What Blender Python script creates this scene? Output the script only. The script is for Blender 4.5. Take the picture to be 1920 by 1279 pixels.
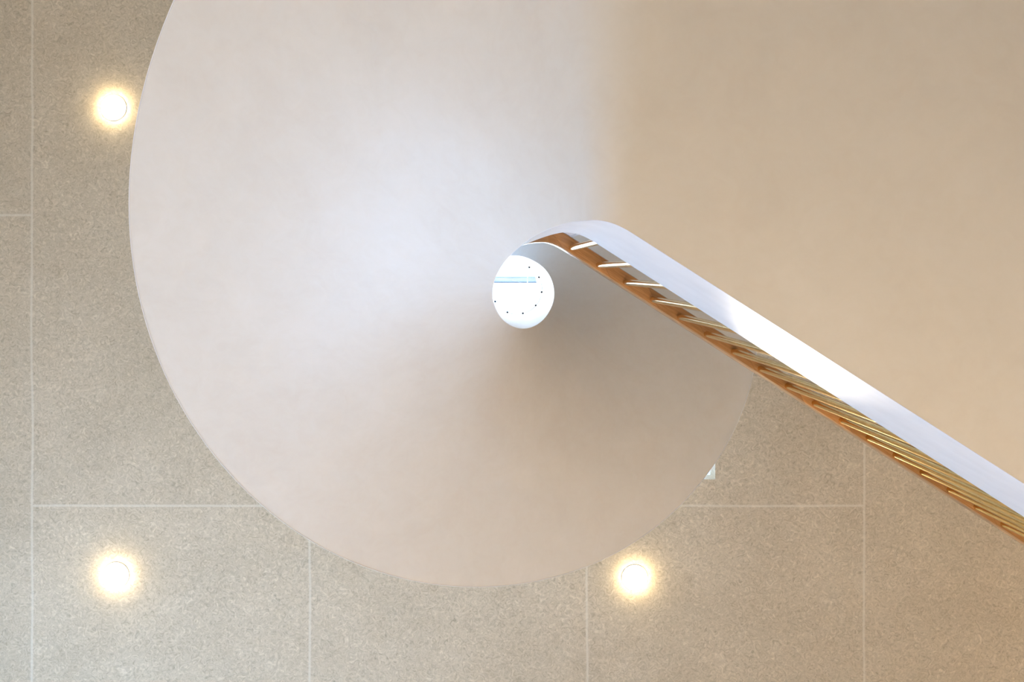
import bpy, math, random
from mathutils import Vector
random.seed(4)
D = bpy.data
for o in list(D.objects): D.objects.remove(o)
SC = bpy.context.scene
COL = SC.collection
PI = math.pi

# ------------------------------------------------------------------ camera
CAMZ = 0.55
F = 1400.0                       # focal length in pixels of a 1920 px wide frame
U = 1.7                          # metres from the camera up to the landing soffit
cam = D.cameras.new('camera'); camo = D.objects.new('camera', cam); COL.objects.link(camo)
camo.location = (0, 0, CAMZ); camo.rotation_euler = (PI, 0, 0)      # flat on its back, looking straight up
cam.sensor_width = 36; cam.lens = F / 1920 * 36
cam.shift_x = 0.03125; cam.shift_y = -0.0685
cam.clip_start = 0.01
SC.camera = camo
# ------------------------------------------------------------------ colour management
SC.view_settings.view_transform = 'Standard'; SC.view_settings.look = 'None'
SC.view_settings.gamma = 1; SC.view_settings.use_curve_mapping = False
SC.view_settings.exposure = 0.66
# ------------------------------------------------------------------ sky
w = D.worlds.new('sky'); SC.world = w; w.use_nodes = True
bg = w.node_tree.nodes['Background']
bg.inputs[0].default_value = (0.44, 0.655, 1.0, 1); bg.inputs[1].default_value = 3.6
# ------------------------------------------------------------------ daylight through the windows
X0, X1, Y0, Y1 = -5.2, 6.0, -2.45, 5.2        # room
ZC = CAMZ + 3.45 * U                          # ceiling underside
def area(name, loc, rot, sx, sy, power, col):
    l = D.lights.new(name, 'AREA'); l.shape = 'RECTANGLE'; l.size = sx; l.size_y = sy
    l.energy = power; l.color = col
    o = D.objects.new(name, l); COL.objects.link(o); o.location = loc; o.rotation_euler = rot
    return o
def portal(*a_):
    o = area(*a_, 1.0, (1, 1, 1)); o.data.cycles.is_portal = True; return o
WF = (-4.8, 0.1, 2.0, 4.8); WL = (1.9, 4.9, 2.0, 4.8); WR = (3.5, 4.7, 1.8, 3.2)       # window openings: front, left, and an added one right
portal('sky_portal_front', ((WF[0] + WF[1]) / 2, Y1 + .24, (WF[2] + WF[3]) / 2), (-PI / 2, 0, 0), WF[1] - WF[0], WF[3] - WF[2])
portal('sky_portal_left', (X0 - .24, (WL[0] + WL[1]) / 2, (WL[2] + WL[3]) / 2), (0, -PI / 2, 0), WL[3] - WL[2], WL[1] - WL[0])
portal('sky_portal_right', (X1 + .24, (WR[0] + WR[1]) / 2, (WR[2] + WR[3]) / 2), (0, PI / 2, 0), WR[3] - WR[2], WR[1] - WR[0])
ZR = CAMZ + 9.25                              # roof above the stair well
sl = area('daylight_skylight', (69 / F * 9.25, 34 / F * 9.25, ZR + .8), (0, 0, 0), 2.4, 2.4, 150, (.86, .93, 1.0)); sl.data.shape = 'DISK'

# ------------------------------------------------------------------ helpers
def mesh(name, verts, faces, mat=None, parent=None, smooth=False, loc=(0, 0, 0), mats=None, fm=None):
    me = D.meshes.new(name); me.from_pydata(verts, [], faces); me.update()
    if mat: me.materials.append(mat)
    for m in (mats or []): me.materials.append(m)
    if fm:
        for p, i in zip(me.polygons, fm): p.material_index = i
    if smooth:
        for p in me.polygons: p.use_smooth = True
    import bmesh
    bm = bmesh.new(); bm.from_mesh(me); bmesh.ops.recalc_face_normals(bm, faces=bm.faces); bm.to_mesh(me); bm.free()
    o = D.objects.new(name, me); COL.objects.link(o); o.location = loc
    if parent: o.parent = parent
    return o
def tag(o, label=None, cat=None, group=None, kind=None):
    if label: o['label'] = label
    if cat: o['category'] = cat
    if group: o['group'] = group
    if kind: o['kind'] = kind
    return o
def empty(name, loc):
    o = D.objects.new(name, None); COL.objects.link(o); o.location = loc; o.empty_display_size = .1
    return o
def box(V, Fc, a, b):
    n = len(V)
    V += [(a[0], a[1], a[2]), (b[0], a[1], a[2]), (b[0], b[1], a[2]), (a[0], b[1], a[2]),
          (a[0], a[1], b[2]), (b[0], a[1], b[2]), (b[0], b[1], b[2]), (a[0], b[1], b[2])]
    Fc += [tuple(n + i for i in f) for f in ((0, 3, 2, 1), (4, 5, 6, 7), (0, 1, 5, 4), (1, 2, 6, 5), (2, 3, 7, 6), (3, 0, 4, 7))]
def lathe(V, Fc, prof, seg=32, c=(0, 0)):
    """prof: list of (r, z), closed loop if last == first"""
    n = len(V); k = len(prof)
    for i in range(seg):
        a = 2 * PI * i / seg
        for r, z in prof: V.append((c[0] + r * math.cos(a), c[1] + r * math.sin(a), z))
    for i in range(seg):
        j = (i + 1) % seg
        for q in range(k - 1): Fc.append((n + i * k + q, n + j * k + q, n + j * k + q + 1, n + i * k + q + 1))
    for q in (0, k - 1):
        if prof[q][0] > 1e-4 and prof[0] != prof[-1]: Fc.append(tuple(n + i * k + q for i in range(seg)))
def P(x, y, z):
    """staircase plan units (pixels seen at the landing soffit's height) -> metres"""
    return (x / F * U, y / F * U, CAMZ + z * U)

# ------------------------------------------------------------------ materials
def newmat(name):
    m = D.materials.new(name); m.use_nodes = True
    nt = m.node_tree; b = nt.nodes['Principled BSDF']
    return m, nt, b
def N(nt, t, **kw):
    n = nt.nodes.new(t)
    for k, v in kw.items(): setattr(n, k, v)
    return n
def math_n(nt, op, a, b=None, c=None):
    n = N(nt, 'ShaderNodeMath', operation=op)
    for i, v in enumerate((a, b, c)):
        if v is None: continue
        if hasattr(v, 'links'): nt.links.new(v, n.inputs[i])
        else: n.inputs[i].default_value = v
    return n.outputs[0]
def ramp(nt, fac, stops):
    r = N(nt, 'ShaderNodeValToRGB'); e = r.color_ramp.elements
    while len(e) < len(stops): e.new(.5)
    for i, (p, c) in enumerate(stops): e[i].position = p; e[i].color = (*c, 1)
    nt.links.new(fac, r.inputs[0]); return r.outputs[0]
def noise(nt, co, scale, detail=3, rough=.5, dist=0):
    n = N(nt, 'ShaderNodeTexNoise'); n.inputs['Scale'].default_value = scale; n.inputs['Detail'].default_value = detail
    n.inputs['Roughness'].default_value = rough; n.inputs['Distortion'].default_value = dist
    nt.links.new(co, n.inputs['Vector']); return n.outputs['Fac']
def mixc(nt, fac, a, b):
    n = N(nt, 'ShaderNodeMix', data_type='RGBA')
    if hasattr(fac, 'links'): nt.links.new(fac, n.inputs[0])
    else: n.inputs[0].default_value = fac
    for i, v in ((6, a), (7, b)):
        if hasattr(v, 'links'): nt.links.new(v, n.inputs[i])
        else: n.inputs[i].default_value = (*v, 1)
    return n.outputs[2]
def bump(nt, b, h, strength, dist):
    n = N(nt, 'ShaderNodeBump'); n.inputs['Strength'].default_value = strength; n.inputs['Distance'].default_value = dist
    nt.links.new(h, n.inputs['Height']); nt.links.new(n.outputs[0], b.inputs['Normal'])

def m_plaster():
    m, nt, b = newmat('polished_plaster')
    co = N(nt, 'ShaderNodeTexCoord').outputs['Object']
    n1 = noise(nt, co, 3.2, 5, .62, .8); n2 = noise(nt, co, 14, 4, .6, 1.5)
    f = math_n(nt, 'ADD', math_n(nt, 'MULTIPLY', n1, .65), math_n(nt, 'MULTIPLY', n2, .35))
    c = ramp(nt, f, [(.30, (.73, .70, .66)), (.5, (.76, .74, .705)), (.70, (.785, .77, .745))])
    nt.links.new(c, b.inputs['Base Color'])
    b.inputs['Roughness'].default_value = .42; b.inputs['Specular IOR Level'].default_value = .5
    bump(nt, b, n2, .03, .01)
    return m
def m_flat(name, col, rough=.6, metal=0):
    m, nt, b = newmat(name)
    co = N(nt, 'ShaderNodeTexCoord').outputs['Object']
    n1 = noise(nt, co, 9, 3)
    c = ramp(nt, n1, [(.3, tuple(x * .96 for x in col)), (.7, tuple(min(1, x * 1.03) for x in col))])
    nt.links.new(c, b.inputs['Base Color'])
    b.inputs['Roughness'].default_value = rough; b.inputs['Metallic'].default_value = metal
    return m
def m_ceiling():
    m, nt, b = newmat('sandstone_panels')
    co = N(nt, 'ShaderNodeTexCoord').outputs['Object']
    s = N(nt, 'ShaderNodeSeparateXYZ'); nt.links.new(co, s.inputs[0])
    wob = math_n(nt, 'MULTIPLY', math_n(nt, 'SUBTRACT', noise(nt, co, 1.1, 2), .5), .03)
    wx, wy = 2.179, 4.566
    u = math_n(nt, 'DIVIDE', math_n(nt, 'ADD', math_n(nt, 'ADD', s.outputs[0], 3.519), wob), wx)
    colm = math_n(nt, 'FLOOR', u); fu = math_n(nt, 'FRACT', u)
    par = math_n(nt, 'MULTIPLY', math_n(nt, 'PINGPONG', colm, 1.0), .5)
    v = math_n(nt, 'ADD', math_n(nt, 'DIVIDE', math_n(nt, 'SUBTRACT', math_n(nt, 'ADD', s.outputs[1], wob), 1.845), wy), par)
    row = math_n(nt, 'FLOOR', v); fv = math_n(nt, 'FRACT', v)
    du = math_n(nt, 'MULTIPLY', math_n(nt, 'PINGPONG', fu, .5), wx)
    dv = math_n(nt, 'MULTIPLY', math_n(nt, 'PINGPONG', fv, .5), wy)
    dm = math_n(nt, 'MINIMUM', du, dv)
    mr = N(nt, 'ShaderNodeMapRange'); mr.inputs[1].default_value = .004; mr.inputs[2].default_value = .013
    mr.inputs[3].default_value = 1; mr.inputs[4].default_value = 0; nt.links.new(dm, mr.inputs[0])
    comb = N(nt, 'ShaderNodeCombineXYZ'); nt.links.new(colm, comb.inputs[0]); nt.links.new(row, comb.inputs[1])
    wn = N(nt, 'ShaderNodeTexWhiteNoise'); nt.links.new(comb.outputs[0], wn.inputs['Vector'])
    n1 = noise(nt, co, 21, 5, .7, 2.2); n2 = noise(nt, co, 1.4, 4, .6)
    g = ramp(nt, n1, [(.26, (.34, .29, .20)), (.44, (.535, .468, .345)), (.56, (.61, .535, .398)), (.74, (.79, .715, .56))])
    g2 = ramp(nt, n2, [(.3, (.95, .92, .885)), (.7, (1.07, 1.045, 1.02))])
    mul = N(nt, 'ShaderNodeMix', data_type='RGBA', blend_type='MULTIPLY'); mul.inputs[0].default_value = 1
    nt.links.new(g, mul.inputs[6]); nt.links.new(g2, mul.inputs[7])
    tone = math_n(nt, 'ADD', math_n(nt, 'MULTIPLY', wn.outputs['Value'], .05), .975)
    hs = N(nt, 'ShaderNodeHueSaturation'); nt.links.new(tone, hs.inputs['Value']); nt.links.new(mul.outputs[2], hs.inputs['Color'])
    jm = math_n(nt, 'MULTIPLY', mr.outputs[0], .60)
    nt.links.new(mixc(nt, jm, hs.outputs[0], (.74, .69, .57)), b.inputs['Base Color'])
    b.inputs['Roughness'].default_value = .75
    bump(nt, b, n1, .25, .01)
    return m
def m_floor():
    m, nt, b = newmat('oak_floor')
    co = N(nt, 'ShaderNodeTexCoord').outputs['Object']
    br = N(nt, 'ShaderNodeTexBrick'); nt.links.new(co, br.inputs['Vector'])
    br.inputs['Scale'].default_value = 1; br.inputs['Brick Width'].default_value = 1.6; br.inputs['Row Height'].default_value = .16
    br.inputs['Mortar Size'].default_value = .002
    br.inputs['Color1'].default_value = (.66, .57, .45, 1); br.inputs['Color2'].default_value = (.73, .63, .50, 1); br.inputs['Mortar'].default_value = (.4, .34, .26, 1)
    nt.links.new(br.outputs['Color'], b.inputs['Base Color']); b.inputs['Roughness'].default_value = .45
    return m
def m_oak():
    m, nt, b = newmat('lacquered_oak')
    uv = N(nt, 'ShaderNodeUVMap').outputs[0]
    s = N(nt, 'ShaderNodeSeparateXYZ'); nt.links.new(uv, s.inputs[0])
    # staves scarfed at a slant, each with its own tone
    q = math_n(nt, 'ADD', math_n(nt, 'MULTIPLY', s.outputs[0], 1 / .235), math_n(nt, 'MULTIPLY', s.outputs[1], 7.0))
    fl = math_n(nt, 'FLOOR', q); fr = math_n(nt, 'FRACT', q)
    wn = N(nt, 'ShaderNodeTexWhiteNoise', noise_dimensions='1D'); nt.links.new(fl, wn.inputs['W'])
    mp = N(nt, 'ShaderNodeCombineXYZ')
    nt.links.new(math_n(nt, 'ADD', math_n(nt, 'MULTIPLY', s.outputs[0], 3.0), math_n(nt, 'MULTIPLY', fl, 7.3)), mp.inputs[0])
    nt.links.new(math_n(nt, 'MULTIPLY', s.outputs[1], 60.0), mp.inputs[1])
    gr = noise(nt, mp.outputs[0], 3.0, 5, .6, 1.2)
    c = ramp(nt, gr, [(.3, (.36, .155, .045)), (.55, (.50, .235, .078)), (.75, (.60, .31, .12))])
    hs = N(nt, 'ShaderNodeHueSaturation'); nt.links.new(c, hs.inputs['Color'])
    nt.links.new(math_n(nt, 'ADD', math_n(nt, 'MULTIPLY', wn.outputs['Value'], .65), .72), hs.inputs['Value'])
    edge = math_n(nt, 'LESS_THAN', math_n(nt, 'PINGPONG', fr, .5), .008)
    nt.links.new(mixc(nt, math_n(nt, 'MULTIPLY', edge, .5), hs.outputs[0], (.25, .11, .04)), b.inputs['Base Color'])
    b.inputs['Roughness'].default_value = .28; b.inputs['Coat Weight'].default_value = .3; b.inputs['Coat Roughness'].default_value = .15
    return m
def m_brass():
    m, nt, b = newmat('polished_brass')
    co = N(nt, 'ShaderNodeTexCoord').outputs['Object']
    n = noise(nt, co, 40, 3)
    c = ramp(nt, n, [(.3, (.78, .53, .20)), (.7, (.88, .64, .28))])
    nt.links.new(c, b.inputs['Base Color']); b.inputs['Metallic'].default_value = 1; b.inputs['Roughness'].default_value = .20
    return m
def m_emit(name, col, s):
    m = D.materials.new(name); m.use_nodes = True; nt = m.node_tree; nt.nodes.clear()
    e = N(nt, 'ShaderNodeEmission'); e.inputs[0].default_value = (*col, 1); e.inputs[1].default_value = s
    o = N(nt, 'ShaderNodeOutputMaterial'); nt.links.new(e.outputs[0], o.inputs[0]); return m
def m_glass():
    m = D.materials.new('clear_glass'); m.use_nodes = True; nt = m.node_tree; nt.nodes.clear()
    t = N(nt, 'ShaderNodeBsdfTransparent'); t.inputs[0].default_value = (.97, .99, .99, 1)
    g = N(nt, 'ShaderNodeBsdfGlossy'); g.inputs['Roughness'].default_value = .02
    fr = N(nt, 'ShaderNodeFresnel'); mx = N(nt, 'ShaderNodeMixShader'); o = N(nt, 'ShaderNodeOutputMaterial')
    nt.links.new(fr.outputs[0], mx.inputs[0]); nt.links.new(t.outputs[0], mx.inputs[1]); nt.links.new(g.outputs[0], mx.inputs[2])
    nt.links.new(mx.outputs[0], o.inputs[0]); return m
PLASTER = m_plaster(); CEIL = m_ceiling(); FLOOR = m_floor(); OAK = m_oak(); BRASS = m_brass()
WALL = m_flat('warm_white_wall_paint', (.80, .68, .55), .7)
WALLR = m_flat('tan_wall_paint', (.80, .62, .45), .7)
WALLC = m_flat('white_wall_paint', (.74, .73, .71), .7)
WHITE = m_flat('white_paint', (.86, .87, .88), .5)
STRINGER = m_flat('white_trowelled_stringer', (.84, .84, .86), .42)
STEEL = m_flat('grey_blue_steel', (.42, .50, .60), .4)
STEEL_D = m_flat('dark_blue_steel', (.16, .24, .34), .4)
BLACK = m_flat('black_bolt_metal', (.05, .05, .05), .4)
METAL = m_flat('satin_metal', (.7, .68, .64), .3, 1)
GLASS = m_glass()
def m_translucent():
    m = D.materials.new('frosted_white_acrylic'); m.use_nodes = True; nt = m.node_tree; nt.nodes.clear()
    t = N(nt, 'ShaderNodeBsdfTranslucent'); t.inputs[0].default_value = (.86, .90, .95, 1)
    g = N(nt, 'ShaderNodeBsdfTransparent'); g.inputs[0].default_value = (.8, .88, .95, 1)
    mx = N(nt, 'ShaderNodeMixShader'); mx.inputs[0].default_value = .15; o = N(nt, 'ShaderNodeOutputMaterial')
    nt.links.new(t.outputs[0], mx.inputs[1]); nt.links.new(g.outputs[0], mx.inputs[2]); nt.links.new(mx.outputs[0], o.inputs[0]); return m
ACRYL = m_translucent()
def m_smoked():
    m = D.materials.new('smoked_acrylic'); m.use_nodes = True; nt = m.node_tree; nt.nodes.clear()
    t = N(nt, 'ShaderNodeBsdfTranslucent'); t.inputs[0].default_value = (.385, .405, .44, 1)
    o = N(nt, 'ShaderNodeOutputMaterial'); nt.links.new(t.outputs[0], o.inputs[0]); return m
SMOKED = m_smoked()
LAMP = m_emit('lamp_diffuser_light', (1.0, .80, .50), 40)

# ------------------------------------------------------------------ room
ox0, ox1, oy0, oy1 = [v * 3.45 * U / F for v in (-372, 441, -377, 391)]      # stair opening in the ceiling
SLAB = .13
V, Fc = [], []
E = .25
box(V, Fc, (X0 - E, Y0 - E, ZC), (ox0, Y1 + E, ZC + SLAB)); box(V, Fc, (ox1, Y0 - E, ZC), (X1 + E, Y1 + E, ZC + SLAB))
box(V, Fc, (ox0, Y0 - E, ZC), (ox1, oy0, ZC + SLAB)); box(V, Fc, (ox0, oy1, ZC), (ox1, Y1 + E, ZC + SLAB))
tag(mesh('ceiling', V, Fc, CEIL), kind='structure')
V, Fc = [], []; box(V, Fc, (X0 - E, Y0 - E, -.2), (X1 + E, Y1 + E, 0)); tag(mesh('floor', V, Fc, FLOOR), kind='structure')
def wall_y(name, y, yo, holes, z0=0, z1=ZC, mat=WALL, xa=X0 - E, xb=X1 + E):
    """wall along X with rectangular holes (x0,x1,z0,z1)"""
    V, Fc = [], []
    a, b = min(y, yo), max(y, yo); x = xa
    for h in holes:
        box(V, Fc, (x, a, z0), (h[0], b, z1)); box(V, Fc, (h[0], a, z0), (h[1], b, h[2])); box(V, Fc, (h[0], a, h[3]), (h[1], b, z1)); x = h[1]
    box(V, Fc, (x, a, z0), (xb, b, z1)); return tag(mesh(name, V, Fc, mat), kind='structure')
def wall_x(name, x, xo, holes, z0=0, z1=ZC, mat=WALL, ya=Y0, yb=Y1):
    V, Fc = [], []
    a, b = min(x, xo), max(x, xo); y = ya
    for h in holes:
        box(V, Fc, (a, y, z0), (b, h[0], z1)); box(V, Fc, (a, h[0], z0), (b, h[1], h[2])); box(V, Fc, (a, h[0], h[3]), (b, h[1], z1)); y = h[1]
    box(V, Fc, (a, y, z0), (b, yb, z1)); return tag(mesh(name, V, Fc, mat), kind='structure')
wall_y('wall_back', Y0, Y0 - E, [])
wall_y('wall_front', Y1, Y1 + E, [WF], mat=WALLC)
wall_x('wall_left', X0, X0 - E, [WL], mat=WALLC)
wall_x('wall_right', X1, X1 + E, [WR], mat=WALLR)
def window(name, a, b, axis, pos, z0, z1, nm):
    """frame with mullions in the wall's thickness"""
    V, Fc = [], []; t = .06
    def bx(u0, u1, w0, w1, d=.05):
        if axis == 'y': box(V, Fc, (u0, pos - d, w0), (u1, pos + d, w1))
        else: box(V, Fc, (pos - d, u0, w0), (pos + d, u1, w1))
    bx(a, b, z0, z0 + t); bx(a, b, z1 - t, z1)
    for k in range(nm + 1):
        u = a + (b - a - t) * k / nm; bx(u, u + t, z0 + t, z1 - t)
    return tag(mesh(name, V, Fc, WHITE), kind='structure')
window('window_1', WF[0], WF[1], 'y', Y1 + .06, WF[2], WF[3], 4)
window('window_2', WL[0], WL[1], 'x', X0 - .06, WL[2], WL[3], 3)
window('added_window_3', WR[0], WR[1], 'x', X1 + .06, .4, 2.8, 2)  # unseen window added to bring light in from the right

# upper storey: low white walls round the stair hall and a roof with a round skylight
ZU = ZC + SLAB; ZR = CAMZ + 9.25
ux0, ux1, uy0, uy1 = ox0 - 1.6, ox1 + 1.3, oy0 - 1.1, oy1 + 1.6
V, Fc = [], []
t = .15
box(V, Fc, (ux0 - t, uy0 - t, ZU), (ux0, uy1 + t, ZR)); 
UW = (ZU + .5, ZR - .25)                       # unseen clerestory openings added right and front to brighten the upper storey
UX = (uy0 + .4, uy1 - .25); UY = (ux0 + .4, ux1 - .25)
for a_, b_, c_, d_ in ((uy0 - t, UX[0], ZU, ZR), (UX[1], uy1 + t, ZU, ZR), (UX[0], UX[1], ZU, UW[0]), (UX[0], UX[1], UW[1], ZR)):
    box(V, Fc, (ux1, a_, c_), (ux1 + t, b_, d_))
box(V, Fc, (ux0, uy0 - t, ZU), (ux1, uy0, ZR)); 
for a_, b_, c_, d_ in ((ux0, UY[0], ZU, ZR), (UY[1], ux1, ZU, ZR), (UY[0], UY[1], ZU, UW[0]), (UY[0], UY[1], UW[1], ZR)):
    box(V, Fc, (a_, uy1, c_), (b_, uy1 + t, d_))
window('added_window_5', UX[0], UX[1], 'x', ux1 + t / 2, UW[0], UW[1], 3)
window('added_window_6', UY[0], UY[1], 'y', uy1 + t / 2, UW[0], UW[1], 3)
portal('sky_portal_upper_right', (ux1 + t, (UX[0] + UX[1]) / 2, (UW[0] + UW[1]) / 2), (0, PI / 2, 0), UW[1] - UW[0], UX[1] - UX[0])
portal('sky_portal_upper_front', ((UY[0] + UY[1]) / 2, uy1 + t, (UW[0] + UW[1]) / 2), (-PI / 2, 0, 0), UY[1] - UY[0], UW[1] - UW[0])
tag(mesh('wall_upper', V, Fc, WHITE), kind='structure')
skx, sky_, skr = 69 / F * 9.25, 34 / F * 9.25, 1.25
V, Fc = [], []
seg = 64
ring = [(skx + skr * math.cos(2 * PI * i / seg), sky_ + skr * math.sin(2 * PI * i / seg)) for i in range(seg)]
sq = []
for i in range(seg):
    a = 2 * PI * i / seg; c, s = math.cos(a), math.sin(a)
    bx_ = (ux1 + t - skx if c > 0 else skx - ux0 + t) / max(1e-6, abs(c)); by_ = (uy1 + t - sky_ if s > 0 else sky_ - uy0 + t) / max(1e-6, abs(s))
    r = min(bx_, by_); sq.append((skx + r * c, sky_ + r * s))
for z in (ZR, ZR + .35):
    V += [(x, y, z) for x, y in ring] + [(x, y, z) for x, y in sq]
for i in range(seg):
    j = (i + 1) % seg
    Fc += [(i, j, seg + j, seg + i), (2 * seg + i, 2 * seg + j, 3 * seg + j, 3 * seg + i), (i, j, 2 * seg + j, 2 * seg + i), (seg + i, seg + j, 3 * seg + j, 3 * seg + i)]
tag(mesh('ceiling_upper', V, Fc, WHITE), kind='structure')
sk = tag(empty('window_4', (skx, sky_, ZR + .2)), kind='structure')
V, Fc = [], []; lathe(V, Fc, [(skr + .03, .15), (skr + .03, .2), (skr - .06, .2), (skr - .06, .15), (skr + .03, .15)], 64)
mesh('skylight_frame', V, Fc, WHITE, sk, True)
V, Fc = [], []; lathe(V, Fc, [(0, .16), (skr - .02, .16), (skr - .02, .172), (0, .172)], 64)
mesh('skylight_glass', V, Fc, GLASS, sk)
# thin round ring with small dark fixings, hung inside the well
zr_ = 2.75 * U; kr = zr_ / F; rr = 47.5 * kr
rg = tag(empty('hanging_ring', (69 * kr, 34 * kr, CAMZ + zr_)), 'thin round white ring with small dark fixings high in the bright stair well', 'ring')
V, Fc = [], []; lathe(V, Fc, [(rr + .0012, 0), (rr + .0012, .006), (rr - .0012, .006), (rr - .0012, 0), (rr + .0012, 0)], 64)
mesh('ring_band', V, Fc, WHITE, rg, True)
for k in range(3):
    V, Fc = [], []
    a = PI / 2 + .5 + 2 * PI * k / 3; x, y = (rr - .004) * math.cos(a), (rr - .004) * math.sin(a)
    lathe(V, Fc, [(.0008, .004), (.0008, ZR + .2 - CAMZ - zr_ + .17)], 8, (x, y))
    mesh('hanger_rod', V, Fc, WHITE, rg)
for a in (-60, -28, 7, 41, 76, 112, 150):
    a = math.radians(a); V, Fc = [], []
    lathe(V, Fc, [(.0, -.010), (.005, -.008), (.0065, -.001), (.0065, .0)], 12, ((rr - .002) * math.cos(a), (rr - .002) * math.sin(a)))
    mesh('fixing_bolt', V, Fc, BLACK, rg)
# steel beam crossing the well, left part, below the skylight
zb = ZR - .12; k = (zb - CAMZ) / F
bm_ = tag(empty('steel_beam', (0, 25 * k, zb)), 'pale blue-grey steel beam with a dark lower flange crossing the bright well opening', 'beam')
xa, xb = ux0, 107 * k
V, Fc = [], []; box(V, Fc, (xa, 12 * k - 25 * k, 0), (xb, 20 * k - 25 * k, .012)); tag(mesh('web', V, Fc, SMOKED, bm_), 'pale frosted strip')
V, Fc = [], []; box(V, Fc, (xa, 20.2 * k - 25 * k, -.004), (xb, 22.6 * k - 25 * k, .03)); tag(mesh('flange', V, Fc, STEEL_D, bm_), 'dark blue lower flange')
V, Fc = [], []; box(V, Fc, (xa, 10.6 * k - 25 * k, -.004), (xb, 11.8 * k - 25 * k, .03)); mesh('flange', V, Fc, STEEL, bm_)
V, Fc = [], []; box(V, Fc, (88 * k, 10.6 * k - 25 * k, -.008), (90 * k, 22.6 * k - 25 * k, -.004)); mesh('splice_plate', V, Fc, WHITE, bm_)
for x in (60 * k, 100 * k):
    V, Fc = [], []; box(V, Fc, (x - .006, 15 * k - 25 * k, .03), (x + .006, 17 * k - 25 * k, ZR + .36 - zb))
    mesh('hanger', V, Fc, WHITE, bm_)

# ------------------------------------------------------------------ staircase
CX, CY = 217.7, 64.9
SL = .3994; WS = .10
TI = [(0, 163), (.2, 167.5), (.5, 171.5), (.8, 173), (1.1, 177.5), (1.57, 180), (2, 176), (2.5, 174), (3, 174), (3.8, 171), (4.4, 175), (5, 174), (5.6, 165), (6.1, 165), (8, 165)]
TO = [(0, 1258), (.9, 1258.5), (1.4, 1262), (1.7, 1259.5), (2.1, 1254), (2.4, 1252), (3, 1250.5), (3.4, 1256), (3.9, 1262), (4.1, 1267), (4.4, 1270), (8, 1270)]
def tab(T, x):
    if x <= T[0][0]: return T[0][1]
    for i in range(len(T) - 1):
        if x <= T[i + 1][0]:
            m = [0 if j in (0, len(T) - 1) else (T[j + 1][1] - T[j - 1][1]) / (T[j + 1][0] - T[j - 1][0]) for j in (i, i + 1)]
            h = T[i + 1][0] - T[i][0]; t = (x - T[i][0]) / h
            return (2*t**3 - 3*t*t + 1) * T[i][1] + (t**3 - 2*t*t + t) * h * m[0] + (3*t*t - 2*t**3) * T[i + 1][1] + (t**3 - t*t) * h * m[1]
    return T[-1][1]
def RI(ph): return tab(TI, ph)
def RO(ph): return tab(TO, ph) - 1.2
def rise(ph):
    q = ph + .05
    if q < -WS: return 0.
    r = (q + WS) ** 2 / (4 * WS) if q < WS else q
    t = max(0., min(1., ph / .8))
    return (r - .05 * t * t * (3 - 2 * t)) * SL
PHE = 2 * PI + .42
ZT = 1.328; ZH = 1.80
dl = Vector((1, .64)).normalized(); nl = Vector((dl.y, -dl.x))       # along / away from the well
XE = X1 / U * F
path = []      # x, y, z, nx, ny, outer x, outer y
def linept(x): return x, .64 * x - 253.7
xs = [XE + 40, 3200, 2800, 2400] + [2200 - 60 * i for i in range(31)] + [380, 350, 330, 310, 296]
for x in xs:
    a, b = linept(x)
    path.append((a, b, 1.0, nl.x, nl.y, 520 + (x - 285) * 1.0, Y0 / U * F + 5, None))
p0, p1, p2 = Vector(linept(285)), Vector((243, -98.1)), Vector((CX - RI(.03) * math.sin(.03), CY - RI(.03) * math.cos(.03)))
nb = 10
for i in range(nb + 1):
    tt = i / nb; p = (1 - tt) ** 2 * p0 + 2 * tt * (1 - tt) * p1 + tt * tt * p2
    n = (nl * (1 - tt) + Vector((-.03, -1)) * tt).normalized()
    ph = -WS - .06 + (WS + .06 + .03) * tt
    path.append((p.x, p.y, 1 + rise(ph), n.x, n.y, CX - RO(ph) * math.sin(ph), CY - RO(ph) * math.cos(ph), ph))
M = 190
for i in range(1, M + 1):
    ph = .03 + (PHE - .03) * i / M
    s, c = math.sin(ph), math.cos(ph)
    path.append((CX - RI(ph) * s, CY - RI(ph) * c, 1 + rise(ph), -s, -c, CX - RO(ph) * s, CY - RO(ph) * c, ph))
NP = len(path)
stair = tag(empty('spiral_staircase', P(CX, CY, 1)),
            'smooth pale plaster spiral staircase seen from underneath, with oak handrail and brass balusters', 'staircase')
so = Vector(stair.location)
def loc(v): return (v[0] - so.x, v[1] - so.y, v[2] - so.z)
# soffit slab : grid across the width, solid
TH = .17
K = 14
V, Fc = [], []
for side in (0, 1):
    for p in path:
        for k in range(K + 1):
            f = (k / K) ** 1.5
            x = p[0] + (p[5] - p[0]) * f; y = p[1] + (p[6] - p[1]) * f
            V.append(loc(P(x, y, p[2] + side * TH)))
W = K + 1; B = NP * W
for i in range(NP - 1):
    for k in range(K):
        a = i * W + k
        Fc.append((a, a + 1, a + W + 1, a + W)); Fc.append((B + a, B + a + W, B + a + W + 1, B + a + 1))
    for k in (0, K):
        a = i * W + k; Fc.append((a, a + W, B + a + W, B + a))
for i in (0, NP - 1):
    for k in range(K):
        a = i * W + k; Fc.append((a, a + 1, B + a + 1, B + a))
soff = mesh('soffit', V, Fc, PLASTER, stair, True)
me = soff.data
for p in me.polygons:
    if abs(p.normal.z) < .05: p.use_smooth = False
for e_ in me.edges: pass
def sharp(o, ang=40):
    import bmesh
    bm = bmesh.new(); bm.from_mesh(o.data)
    for e in bm.edges:
        if len(e.link_faces) == 2 and e.calc_face_angle(0) > math.radians(ang): e.smooth = False
    bm.to_mesh(o.data); bm.free()
    for p in o.data.polygons: p.use_smooth = True
sharp(soff, 50)

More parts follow.
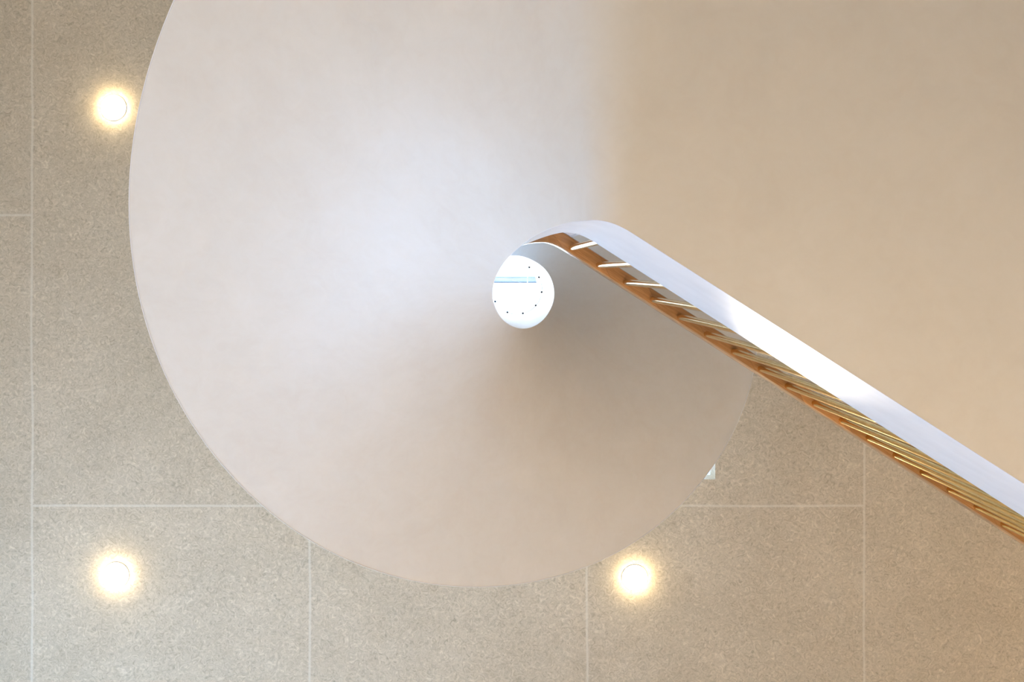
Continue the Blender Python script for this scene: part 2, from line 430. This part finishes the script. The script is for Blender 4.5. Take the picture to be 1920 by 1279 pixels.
def sweep(name, pts, mat, uv=False, parent=stair, ang=40):
    """pts: list of cross-section loops in metres (closed)"""
    n = len(pts[0]); V = [loc(v) for lp in pts for v in lp]; Fc = []
    for i in range(len(pts) - 1):
        for k in range(n):
            a, b = i * n + k, i * n + (k + 1) % n
            Fc.append((a, b, b + n, a + n))
    Fc.append(tuple(range(n))); Fc.append(tuple((len(pts) - 1) * n + k for k in range(n)))
    o = mesh(name, V, Fc, mat, parent)
    if uv:
        L = [0]
        for i in range(1, len(pts)): L.append(L[-1] + (Vector(pts[i][0]) - Vector(pts[i - 1][0])).length)
        T = [0]
        for k in range(1, n): T.append(T[-1] + (Vector(pts[0][k]) - Vector(pts[0][k - 1])).length)
        ul = o.data.uv_layers.new(name='UVMap')
        for p in o.data.polygons:
            ks = [o.data.loops[li].vertex_index % n for li in p.loop_indices]
            wrap = (n - 1 in ks and 0 in ks)
            for li in p.loop_indices:
                vi = o.data.loops[li].vertex_index; k = vi % n
                tk = T[k] if not (wrap and k == 0) else T[-1] + .01
                ul.data[li].uv = (L[vi // n], tk)
    sharp(o, ang); return o
def off(p, d): return p[0] + p[3] * d, p[1] + p[4] * d
def sstep(a, b, x):
    x = max(0, min(1, (x - a) / (b - a))); return x * x * (3 - 2 * x)
# outer stringer: thin board standing just outside the soffit's rim
lp = []
for p in path:
    if p[7] is None or p[7] < 0: continue
    s_, c_ = math.sin(p[7]), math.cos(p[7])
    q = lambda r, z: P(CX - r * s_, CY - r * c_, z)
    ro = RO(p[7])
    lp.append([q(ro - 1, p[2] - .001), q(ro + 1.4, p[2] - .001), q(ro + 1.4, p[2] + .45), q(ro - 20, p[2] + .45), q(ro - 20, p[2] + TH - .01), q(ro - 1, p[2] + TH - .01)])
OUTER = lp
# inner stringer / parapet
lp = []
for p in path:
    ph = p[7] if p[7] is not None else -1
    top = p[2] + (ZT - 1) + (ZH - ZT) * sstep(.04, .42, ph)
    if ph > PHE: break
    a, b = off(p, -.5), off(p, 52)
    c = 2.0 / U / F * U
    lp.append([P(*a, p[2] - .0005), P(*a, top - .004), P(*off(p, 3), top), P(*off(p, 49), top), P(*b, top - .004), P(*b, p[2] + .02)])
sweep('stringer', lp, STRINGER)
sweep('outer_stringer', OUTER, STRINGER)
# closing panel between stringer and rail where the flight begins (set back behind the rail)
lp = []
def between(x, d):   # point on landing line at plan x, set back d
    return None
start = [q for q in path if (q[7] is None and q[0] < 345)]
pp = []
x = 302; base = Vector((x, .64 * x - 253.7 - 55.5))
for q in path:
    if q[7] is None: continue
    if q[7] > .55: break
    pp.append(q)
first = list(path[[i for i, q in enumerate(path) if q[7] is not None][0]])
bx0 = base - nl * 49
pp = [(bx0.x, bx0.y, 1.0, nl.x, nl.y, 0, 0, -1)] + pp
for q in pp:
    z0 = q[2] + (ZT - 1) - .05; z1 = q[2] + (ZH - 1) + .01
    lp.append([P(*off(q, 49), z0), P(*off(q, 49), z1), P(*off(q, 62), z1), P(*off(q, 62), z0)])
sweep('closing_panel', lp, STRINGER)
# handrail
lp = []
for p in path:
    z0 = p[2] + (ZH - 1); z1 = z0 + .062
    a0, a1 = 1, 50
    r = 5; rz = .006
    lp.append([P(*off(p, a0), z0 + rz), P(*off(p, a0), z1 - rz), P(*off(p, a0 + r), z1), P(*off(p, a1 - r), z1), P(*off(p, a1), z1 - rz), P(*off(p, a1), z0 + rz), P(*off(p, a1 - r * .6), z0), P(*off(p, a0 + r * .6), z0)])
rail = sweep('handrail', lp, OAK, uv=True, ang=60)
# balusters
def make_baluster(x):
    y = .64 * x - 253.7 - 22.5
    base = P(x, y, ZT - .02); top = (ZH - ZT + .025) * U
    V, Fc = [], []; lathe(V, Fc, [(.0122, 0), (.0122, top)], 24)
    o = mesh('baluster', V, Fc, BRASS, stair, False, loc(base)); sharp(o, 50)
    V, Fc = [], []; h = top - .006 * U - .006
    h = (ZH - ZT + .02) * U
    lathe(V, Fc, [(.0122, h + .001), (.0138, h + .001), (.0146, h + .003), (.0146, h + .008), (.0122, h + .008), (.0122, h + .001)], 24)
    c = mesh('collar', V, Fc, BRASS, o, False); sharp(c, 50)
    return o, c
b0, c0 = make_baluster(310.)
for i in range(1, 24):
    x = 310. + 91.0 * i
    b = b0.copy(); COL.objects.link(b); b.parent = stair; b.location = loc(P(x, .64 * x - 253.7 - 22.5, ZT - .02))
    c = c0.copy(); COL.objects.link(c); c.parent = b

# ------------------------------------------------------------------ downlights
def downlight(px, py, label, watts):
    k = (ZC - CAMZ) / F
    o = tag(empty('ceiling_light', ((px - 900) * k, (py - 508) * k, ZC)), label, 'ceiling light', 'round lights in the stone ceiling')
    V, Fc = [], []; lathe(V, Fc, [(.102, 0.002), (.102, -.004), (.100, -.006), (.094, -.006), (.094, .002), (.102, .002)], 48)
    sharp(mesh('trim_ring', V, Fc, WHITE, o), 40)
    V, Fc = [], []
    lathe(V, Fc, [(.093, .0)] + [(.093 * math.cos(a), -.006 - .055 * math.sin(a)) for a in [i * PI / 2 / 8 for i in range(8)]] + [(0, -.061)], 48)
    sharp(mesh('diffuser', V, Fc, LAMP, o), 60)
    l = D.lights.new('lamp_beam', 'SPOT'); l.energy = watts; l.color = (1.0, .83, .63); l.spot_size = math.radians(44); l.spot_blend = .3; l.shadow_soft_size = .1
    lo = D.objects.new('lamp_beam', l); COL.objects.link(lo); lo.parent = o; lo.location = (0, 0, -.09)
    return o
downlight(213, 202, 'glowing round ceiling light beside the upper left edge of the plaster stair', 680)
downlight(218, 1078, 'glowing round ceiling light alone in the lower left ceiling panel', 560)
acc = downlight(1190, 1083, 'glowing round ceiling light just below the lower right edge of the stair', 2200)
downlight(2162, 1083, 'added round ceiling light out of view near the right wall, lighting the right side', 1050)  # extra lamp outside the view, added to light the right-hand side
# added narrow spot, placed at this lamp to make the stringer's bright patch
l = D.lights.new('added_accent_spot', 'SPOT'); l.energy = 220; l.color = (1.0, .88, .70); l.spot_size = math.radians(7.6); l.spot_blend = 1.0; l.shadow_soft_size = .04
lo = D.objects.new('added_accent_spot', l); COL.objects.link(lo); lo.parent = acc; lo.location = (0, 0, -.09)
tgt = Vector(P(672, .64 * 672 - 253.7, 1.15)); src = Vector(acc.location) + Vector((0, 0, -.09))
lo.rotation_euler = (tgt - src).to_track_quat('-Z', 'Y').to_euler()
